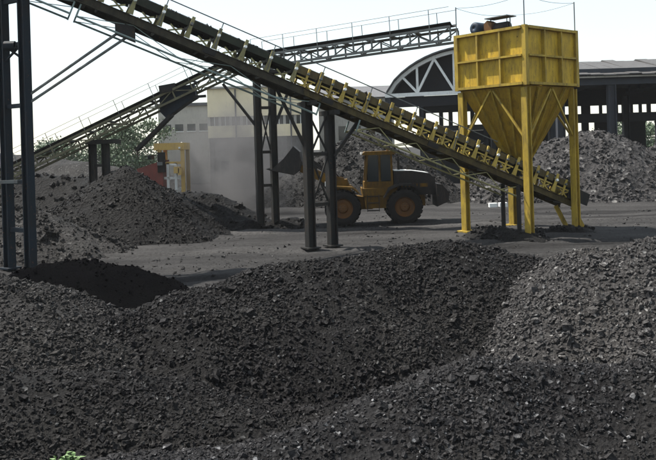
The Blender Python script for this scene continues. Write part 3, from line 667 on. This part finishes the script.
    side = [(bx + .3, bz + 1.26), (bx + .02, bz + 1.0), (bx - .04, bz + .55), (bx + .04, bz + .19), (bx + .3, bz), (bx + 1.33, bz + .24), (bx + .75, bz + .72)]
    for y in (-1.29, 1.251): prof('bucket_side', side, y, y + .039, 'loader_dark', bk)
    for k in range(7):
        y = -1.1 + k * .36; MB().prism([X(bx + 1.34, y, bz + .2), X(bx + 1.58, y + .02, bz + .29), X(bx + 1.34, y, bz + .28)], V((0, .1, 0))).build('tooth', 'steel', bk)
wheel_loader()

# ------------------------------------------------------------------ feed machine behind the coal cone
def feed_machine():
    D = 44.0; b = at(165, 200, D)
    t = thing('feed_machine', 'yellow framed feeder with a red chute behind the coal cone', 'machine', (b.x, D, 0))
    z = lambda py, px=170: at(px, py, D).z
    x = lambda px, py=170: at(px, py, D).x
    for px in (160, 183):
        for dy in (0, 1.6):
            MB().bar(V((x(px), D + dy, -.05)), V((x(px), D + dy, z(150))), .2, .2).build('post', 'truckyellow', t)
    MB().box((x(155), D - .15, z(150)), (x(185), D + 1.8, z(143))).build('top_beam', 'truckyellow', t)
    for px in (168, 176): MB().bar(V((x(px), D, z(190))), V((x(px), D, z(163))), .14, .14).build('mullion', 'white', t)
    MB().bar(V((x(162), D, z(163))), V((x(181), D, z(163))), .14, .14).build('tie', 'truckyellow', t)
    MB().bar(V((x(162), D, z(178))), V((x(181), D, z(178))), .1, .14).build('tie', 'white', t)
    MB().prism([V((x(138), D - .3, z(168))), V((x(142), D - .3, z(185))), V((x(164), D - .3, z(195))), V((x(164), D - .3, z(160)))], V((0, 1.8, 0))).build('chute', 'red', t)
    MB().box((x(159), D - .35, z(172)), (x(166), D - .05, z(152))).build('motor_box', 'steel', t)
    rg = random.Random(9)
    for k in range(11):
        xa, ya = rg.uniform(158, 184), rg.uniform(148, 192)
        MB().bar(V((x(xa), D + rg.uniform(-.3, 1.5), z(ya))), V((x(xa + rg.uniform(-9, 9)), D + rg.uniform(-.3, 1.5), z(ya + rg.uniform(-16, 16)))), .09, .09).build('lattice_bar', rg.choice(['white', 'truckyellow', 'greysteel', 'truckyellow']), t)
    for k in range(5):
        xa, ya = rg.uniform(150, 180), rg.uniform(155, 190)
        MB().box((x(xa), D - .5, z(ya)), (x(xa + rg.uniform(3, 7)), D + .2, z(ya - rg.uniform(3, 8)))).build('side_box', rg.choice(['steel', 'red', 'truckyellow', 'greysteel']), t)
feed_machine()

# ------------------------------------------------------------------ sheds and buildings
def arched_shed():
    p0, p1 = at(388, 100, 61), at(553, 83, 57)      # ends of the bottom chord of the front truss
    p0.z = p1.z = (p0.z + p1.z) / 2
    t = thing('arched_shed', 'barrel roofed shed with a white arched end truss behind the yellow hopper', 'shed', (p0.x, p0.y, 0))
    u = (p1 - p0).normalized(); Lg = (p1 - p0).length; bk = V((-u.y, u.x, 0)); rise = 3.1
    arc = lambda f, dr=0: p0 + u * (Lg * f) + UP * (rise * (1 - (2 * f - 1) ** 2) ** .75 + dr)
    fs = [i / 20 for i in range(21)]
    m = MB()
    for a, b in zip(fs[:-1], fs[1:]): m.bar(arc(a), arc(b), .2, .26)
    m.build('arch_chord', 'white', t)
    MB().bar(p0 - u * .2, p1 + u * .2, .22, .28).build('bottom_chord', 'white', t)
    web = [(.19, .10), (.19, .19), (.19, .30), (.42, .30), (.42, .42), (.42, .55), (.66, .55), (.66, .66), (.66, .78), (.82, .78), (.82, .90)]
    for a, b in web: MB().bar(p0 + u * Lg * a + UP * .12, arc(b, -.1), .15, .17).build('web_member', 'white', t)
    # barrel roof sheets
    depth = 12.0
    for k in range(20):
        a, b = fs[k], fs[k + 1]; q = [arc(a, .2) - bk * .5, arc(b, .2) - bk * .5, arc(b, .2) + bk * depth, arc(a, .2) + bk * depth]
        MB().prism(q, UP * .10).build('roof_sheet', 'roofdark', t)
    for f in (0, .47, 1):
        for d in (0, depth):
            g = p0 + u * Lg * f + bk * d; c = MB().hbeam(V((g.x, g.y, -.1)), V((g.x, g.y, p0.z - .15)), .35, .4, .05, u).build('column', 'shedsteel', t)
    # gable boarding set back behind the truss
    MB().prism([arc(f) + bk * 1.2 for f in fs], bk * .1).build('gable_board', 'sheddark', t)
    # back wall with a strip of openings
    ro = p0 + bk * depth; z = lambda h: UP * (h - p0.z)
    MB().prism([ro + z(6.4), ro + u * Lg + z(6.4), ro + u * Lg + z(p0.z + .2), ro + z(p0.z + .2)], bk * .2).build('back_wall', 'sheddark', t)
    MB().prism([ro + z(4.7), ro + u * Lg + z(4.7), ro + u * Lg + z(5.2), ro + z(5.2)], bk * .3).build('back_beam', 'shedsteel', t)
    for f in (.0, .13, .20, .27, .36, .53, .62, .8, .9, .985):
        MB().prism([ro + u * Lg * f + z(5.202), ro + u * (Lg * f + .35) + z(5.202), ro + u * (Lg * f + .35) + z(6.398), ro + u * Lg * f + z(6.398)], bk * .2).build('mullion', 'sheddark', t)
    MB().prism([ro + z(-.1), ro + u * Lg + z(-.1), ro + u * Lg + z(4.69), ro + z(4.69)], bk * .15).build('lower_wall', 'sheddark', t)
    for f in (0.1, .3, .5, .7, .9):
        MB().box(ro + u * Lg * f + z(-.1), ro + u * (Lg * f + .5) - bk * .3 + z(4.698)).build('pier', 'shedsteel', t)
    MB().prism([p0 + bk * .1 + z(6.45), p0 + u * Lg + bk * .1 + z(6.45), p0 + u * Lg + bk * .1 + z(p0.z - .16), p0 + bk * .1 + z(p0.z - .16)], bk * .12).build('fascia', 'sheddark', t)
arched_shed()
def open_shed():
    Y0, Y1 = 53.0, 67.0; x0, x1 = 15.6, 40.0; ze = at(600, 76, Y0).z; zr = at(600, 62, (Y0 + Y1) / 2).z
    t = thing('open_shed', 'wide open sided shed with a pale sheet roof behind the rubble heap', 'shed', (x0, Y0, 0))
    ym = (Y0 + Y1) / 2; n = 30
    for k in range(n):
        a = x0 - .6 + (x1 - x0 + 1) * k / n; b = x0 - .6 + (x1 - x0 + 1) * (k + 1) / n - .01; j = random.uniform(-.03, .05); j2 = random.uniform(-.04, .07)
        MB().prism([V((a, Y0 - .6, ze + j)), V((b, Y0 - .6, ze + j)), V((b, ym, zr + j2)), V((a, ym, zr + j2))], UP * .07).build('roof_sheet', 'roofsheet', t)
        MB().prism([V((a, ym + .02, zr + j2)), V((b, ym + .02, zr + j2)), V((b, Y1 + .6, ze + j)), V((a, Y1 + .6, ze + j))], UP * .07).build('roof_sheet', 'roofsheet', t)
    MB().hbeam(V((x0 - .4, Y0, ze - .35)), V((x1, Y0, ze - .35)), .3, .5, .04).build('eaves_beam', 'shedsteel', t)
    MB().box((x0 - .4, Y0 - .4, ze - .14), (x1, Y0 - .3, ze - .03)).build('gutter', 'cream2', t)
    xc = at(612, 120, Y0).x
    for x in (xc - 6.2, xc, xc + 6.2, xc + 12.4):
        if x < x0 - 4: continue
        xx = max(x, x0)
        for yy in (Y0, Y1): MB().hbeam(V((xx, yy, -.1)), V((xx, yy, ze - .62)), .48, .52, .06, (1, 0, 0)).build('column', 'shedsteel', t)
        m = MB(); m.bar(V((xx, Y0 + .3, ze - .4)), V((xx, Y1 - .3, ze - .4)), .2, .25); m.build('roof_beam', 'shedsteel', t)
        for yy in np.linspace(Y0 + 1, Y1 - 1, 7): MB().bar(V((xx, yy, ze - .25)), V((xx, yy, ze + (zr - ze) * (1 - abs(yy - ym) / (ym - Y0)) - .05)), .1, .1).build('roof_post', 'shedsteel', t)
    z = lambda py: at(610, py, Y1).z
    MB().box((x0, Y1 + .4, z(105)), (x1, Y1 + .55, ze + .1)).build('back_wall', 'sheddark', t)
    MB().box((x0, Y1 + .36, z(122)), (x1, Y1 + .6, z(113))).build('back_beam', 'shedsteel', t)
    X = lambda px: at(px, 110, Y1).x
    for a, b in ((583, 592), (601, 604), (611, 620), (632, 635), (641, 644), (649, 653), (662, 668), (676, 690)):
        MB().box((X(a), Y1 + .4, z(113) + .003), (X(b), Y1 + .55, z(105) - .003)).build('mullion', 'sheddark', t)
    for a, b in ((570, 577), (583, 590), (596, 613), (631, 647), (657, 668), (680, 700)):
        MB().box((X(a), Y1 + .4, -.1), (X(b), Y1 + .58, z(122) - .003)).build('pier', 'sheddark', t)
    MB().box((x0 + .2, Y0 + .2, z(88)), (x1, Y0 + .32, z(83))).build('tie_beam', 'shedsteel', t)
open_shed()
def cream_building():
    Y0 = 72.0; x0, x1 = at(209, 120, Y0).x, at(306, 120, Y0).x; z = lambda py: at(250, py, Y0).z
    t = thing('cream_building', 'cream rendered works building with a dark window strip behind the dust', 'building', (x0, Y0, 0))
    MB().box((x0, Y0, -.1), (x1, Y0 + 9, z(137))).build('lower_wall', 'dustveil', t)
    MB().box((x0 - .1, Y0 - .1, z(137) + .003), (x1 + .1, Y0 + 9, z(125))).build('wall_band', 'cream', t)
    MB().box((x0 - .1, Y0 - .1, z(116)), (x1 + .1, Y0 + 9, z(88))).build('upper_wall', 'cream', t)
    MB().box((x0 - .3, Y0 - .4, z(88) + .003), (x1 + .3, Y0 + 9.2, z(86))).build('roof_slab', 'cream2', t)
    n = 9
    for k in range(n):
        a = x0 + (x1 - x0) * k / n; b = x0 + (x1 - x0) * (k + 1) / n
        wn = MB().box((a + .12, Y0 + .12, z(125) + .003), (b - .12, Y0 + .2, z(116) - .003)).build('window', 'glass', t)
        MB().box((a - .12, Y0, z(125) + .003), (a + .118, Y0 + .3, z(116) - .003)).build('pier', 'cream2', t)
        MB().box(((a + b) / 2 - .03, Y0 + .08, z(125) + .003), ((a + b) / 2 + .03, Y0 + .118, z(116) - .003)).build('glazing_bar', 'white', wn)
    MB().box((x0 + .1, Y0 + .6, z(125)), (x1 - .1, Y0 + 8.8, z(116))).build('core', 'sheddark', t)
    for k in range(6):
        a = x0 + .05 + k * (x1 - x0 - .5) / 5
        MB().box((a, Y0 - .14, -.1), (a + .35, Y0 - .003, z(137) - .003)).build('pilaster', 'dustveil', t)
    for k in (1, 4):
        a = x0 + .8 + k * (x1 - x0 - .5) / 5
        MB().tube(V((a, Y0 - .22, 0)), V((a, Y0 - .22, z(89))), .07, 8).build('downpipe', 'roofdark', t)
    for k in range(4):
        a = x0 + 1 + k * 2.2
        d = MB().box((a, Y0 - .03, .0), (a + 1.3, Y0 - .004, 2.6)).build('door', 'shedsteel', t)
cream_building()
def low_building():
    Y0 = 88.0; x0, x1 = at(158, 110, Y0).x, at(212, 110, Y0).x; z = lambda py: at(190, py, Y0).z
    t = thing('grey_building', 'pale grey flat roofed building left of the cream works', 'building', (x0, Y0, 0))
    MB().box((x0, Y0, -.1), (x1, Y0 + 8, z(106))).build('wall', 'cream2', t)
    MB().box((x0 - .3, Y0 - .3, z(106) + .003), (x1 + .3, Y0 + 8.3, z(103))).build('roof_slab', 'roofdark', t)
    for r_ in (124,):
        for k in range(4):
            a = x0 + .5 + k * (x1 - x0 - .6) / 4
            wv = MB().box((a, Y0 - .03, z(r_ + 7)), (a + .9, Y0 - .004, z(r_))).build('window', 'glass', t)
            MB().box((a - .05, Y0 - .1, z(r_ + 7) - .1), (a + .95, Y0 - .004, z(r_ + 7) - .004)).build('sill', 'white', wv)
    Y0 = 78.0; x0, x1 = at(318, 90, Y0).x, at(393, 90, Y0).x; z = lambda py: at(355, py, Y0).z
    t = thing('dark_roofed_building', 'long low building with a dark roof left of the white arch', 'building', (x0, Y0, 0))
    MB().box((x0, Y0, -.1), (x1, Y0 + 9, z(97))).build('wall', 'cream2', t)
    MB().prism([V((x0 - .4, Y0 - .5, z(98) + .02)), V((x0 - .4, Y0 + 4.5, z(83))), V((x0 - .4, Y0 + 9.5, z(98) + .02))], V((x1 - x0 + .8, 0, 0))).build('roof', 'roofdark', t)
    for k in range(5):
        a = x0 + .5 + k * 1.4; MB().box((a, Y0 - .03, 4.2), (a + .8, Y0 - .004, 5.6)).build('window', 'glass', t)
low_building()

# ------------------------------------------------------------------ trees and weed
def tree(name, label, base, hgt, rad, seed, mat='leaf', nleaf=5200):
    rg = np.random.default_rng(seed); base = V(base)
    t = thing(name, label, 'tree', base, 'trees behind the yard')
    tr = MB(); p = base + UP * -.1
    for k in range(4):
        q = base + V((rg.uniform(-.15, .15), rg.uniform(-.15, .15), hgt * .17 * (k + 1))); tr.tube(p, q, .22 - .04 * k, 8, .18 - .04 * k); p = q
    clumps = []
    for k in range(26):
        th = rg.uniform(0, 6.28); u = rg.uniform(.15, 1) ** .5; zc = rg.uniform(.28, .97); wr = rad * math.sin(math.pi * min(1, (zc - .12) / .98)) ** .7
        c = base + V((math.cos(th) * wr * u, math.sin(th) * wr * u, hgt * zc)); clumps.append(c)
        if k < 12: tr.tube(base + UP * hgt * min(.66, zc * .6), c, .06, 5, .02)
    tr.build('trunk', 'bark', t)
    cc = np.array([list(c) for c in clumps]); k = rg.integers(0, len(cc), nleaf)
    pos = cc[k] + rg.normal(0, 1, (nleaf, 3)) * np.array([rad * .22, rad * .22, hgt * .055])
    e = rg.normal(size=(nleaf, 3)); e /= np.linalg.norm(e, axis=1, keepdims=True); g = np.cross(e, rg.normal(size=(nleaf, 3))); g /= np.linalg.norm(g, axis=1, keepdims=True)
    s = rg.uniform(.08, .19, (nleaf, 1)); vs = np.stack([pos - e * s, pos + g * s * .6, pos + e * s, pos - g * s * .6], 1) - np.array(base)
    o = np_mesh('crown', vs.reshape(-1, 3), np.arange(nleaf * 4).reshape(-1, 4), mat); o.parent = t; o['kind'] = 'stuff'
g = lambda px, d: V((at(px, 150, d).x, d, 0))
tree('tree', 'pale green tree between the coal cone and the red chute', g(138, 78), at(138, 118, 78).z, 2.9, 1)
tree('tree', 'smaller tree behind the stubby trestle left of the pale green tree', g(112, 82), at(112, 132, 82).z, 2.4, 2)
tree('tree', 'tree peeping out just right of the navy tower', g(58, 84), at(58, 140, 84).z, 2.6, 3)
tree('tree', 'tree seen through the open shed bay beside the steel column', g(622, 84), at(622, 122, 84).z, 2.6, 4)
tree('tree', 'tree seen through the open shed at the right edge', g(655, 86), at(655, 126, 86).z, 2.8, 5)
def weed():
    for d in np.arange(7.0, 12, .02):       # where the coal surface lies there
        b = at(66, 466, d); z0 = max(float(ground_z(np.array([b.x]), np.array([b.y]))[0]), max(float(q.h(np.array([b.x]), np.array([b.y]))[0]) for q in (pC, pL, pNL, pR1)))
        if b.z < z0: break
    b = V((b.x, b.y, z0)); t = thing('weed', 'small bright green weed sprouting from the coal at the bottom left', 'weed', b)
    rg = random.Random(4)
    for k in range(44):
        th = rg.uniform(0, 6.28); o = b + V((rg.uniform(-.09, .09), rg.uniform(-.06, .06), 0)); l = rg.uniform(.04, .12); up = rg.uniform(.35, 1.1)
        d0 = V((math.cos(th), math.sin(th), 0)); s = V((-d0.y, d0.x, 0)) * l * .2
        a, m_, e = o, o + d0 * l * .5 + UP * l * up * .8, o + d0 * l + UP * l * up * .75
        MB().add([a, m_ + s, m_ - s, e, m_ - UP * .006], [(0, 1, 4), (0, 4, 2), (4, 1, 3), (2, 4, 3)]).build('leaf', 'weed', t)
weed()
# two white blocks on the ground behind the hopper
for (pa, pb, lab) in ((489, 497, 'left of two small white blocks on the ground behind the hopper'), (499, 507, 'right of two small white blocks on the ground behind the hopper')):
    p, q = at(pa, 205, 44.0), at(pb, 205, 44.0); p.z = q.z = ground_z(np.array([p.x]), np.array([p.y]))[0]
    b_ = MB().frame((p + q) / 2 + UP * .1, (q - p) / 2, V((0, .16, 0)), UP * .12); o = b_.build('white_block', 'white')
    o.location = (p + q) / 2; o.data.transform(Matrix.Translation(-(p + q) / 2)); tag(o, lab, 'block', 'white blocks')

# ------------------------------------------------------------------ dusty air
def volume_box(name, lo, hi, dens, colr, cloud=False):
    m = bpy.data.materials.new(name); m.use_nodes = True; n = m.node_tree
    for x in list(n.nodes):
        if x.type == 'BSDF_PRINCIPLED': n.nodes.remove(x)
    pv = N(n, 'ShaderNodeVolumePrincipled'); pv.inputs['Color'].default_value = (*colr, 1); pv.inputs['Density'].default_value = dens
    pv.inputs['Anisotropy'].default_value = .2
    n.links.new(pv.outputs[0], n.nodes['Material Output'].inputs['Volume'])
    lo, hi = V(lo), V(hi); c = (lo + hi) / 2; o = MB().box(lo - c, hi - c).build(name, m); o.location = c; o['kind'] = 'stuff'
    return o, m, n, pv
du, dm, dn, dpv = volume_box('dust_cloud', (at(160, 170, 46).x, 38.6, .05), (at(318, 170, 46).x, 58, 7.6), .1, (.19, .187, .19))
du['label'] = 'grey coal dust hanging in front of the cream building'; du['category'] = 'dust'
co = N(dn, 'ShaderNodeTexCoord').outputs['Generated']
mp = N(dn, 'ShaderNodeMapping'); mp.inputs['Location'].default_value = (-.9, -1, -.30); mp.inputs['Scale'].default_value = (2, 2, 1.3); dn.links.new(co, mp.inputs[0])
ln = N(dn, 'ShaderNodeVectorMath', operation='LENGTH'); dn.links.new(mp.outputs[0], ln.inputs[0])
sph = N(dn, 'ShaderNodeMapRange', interpolation_type='SMOOTHSTEP'); dn.links.new(ln.outputs['Value'], sph.inputs[0])
sph.inputs[1].default_value = 1.0; sph.inputs[2].default_value = .1; sph.inputs[3].default_value = 0; sph.inputs[4].default_value = .75
nz = N(dn, 'ShaderNodeMapRange'); dn.links.new(noise(dn, 4.0, 4, .62, co), nz.inputs[0]); nz.inputs[1].default_value = .40; nz.inputs[2].default_value = .62; nz.inputs[3].default_value = .03
mm = N(dn, 'ShaderNodeMath', operation='MULTIPLY'); dn.links.new(sph.outputs[0], mm.inputs[0]); dn.links.new(nz.outputs[0], mm.inputs[1]); dn.links.new(mm.outputs[0], dpv.inputs['Density'])
hz = volume_box('haze', (-95, -12, -1.5), (95, 118, 15.0), .0002, (.93, .95, .97))[0]
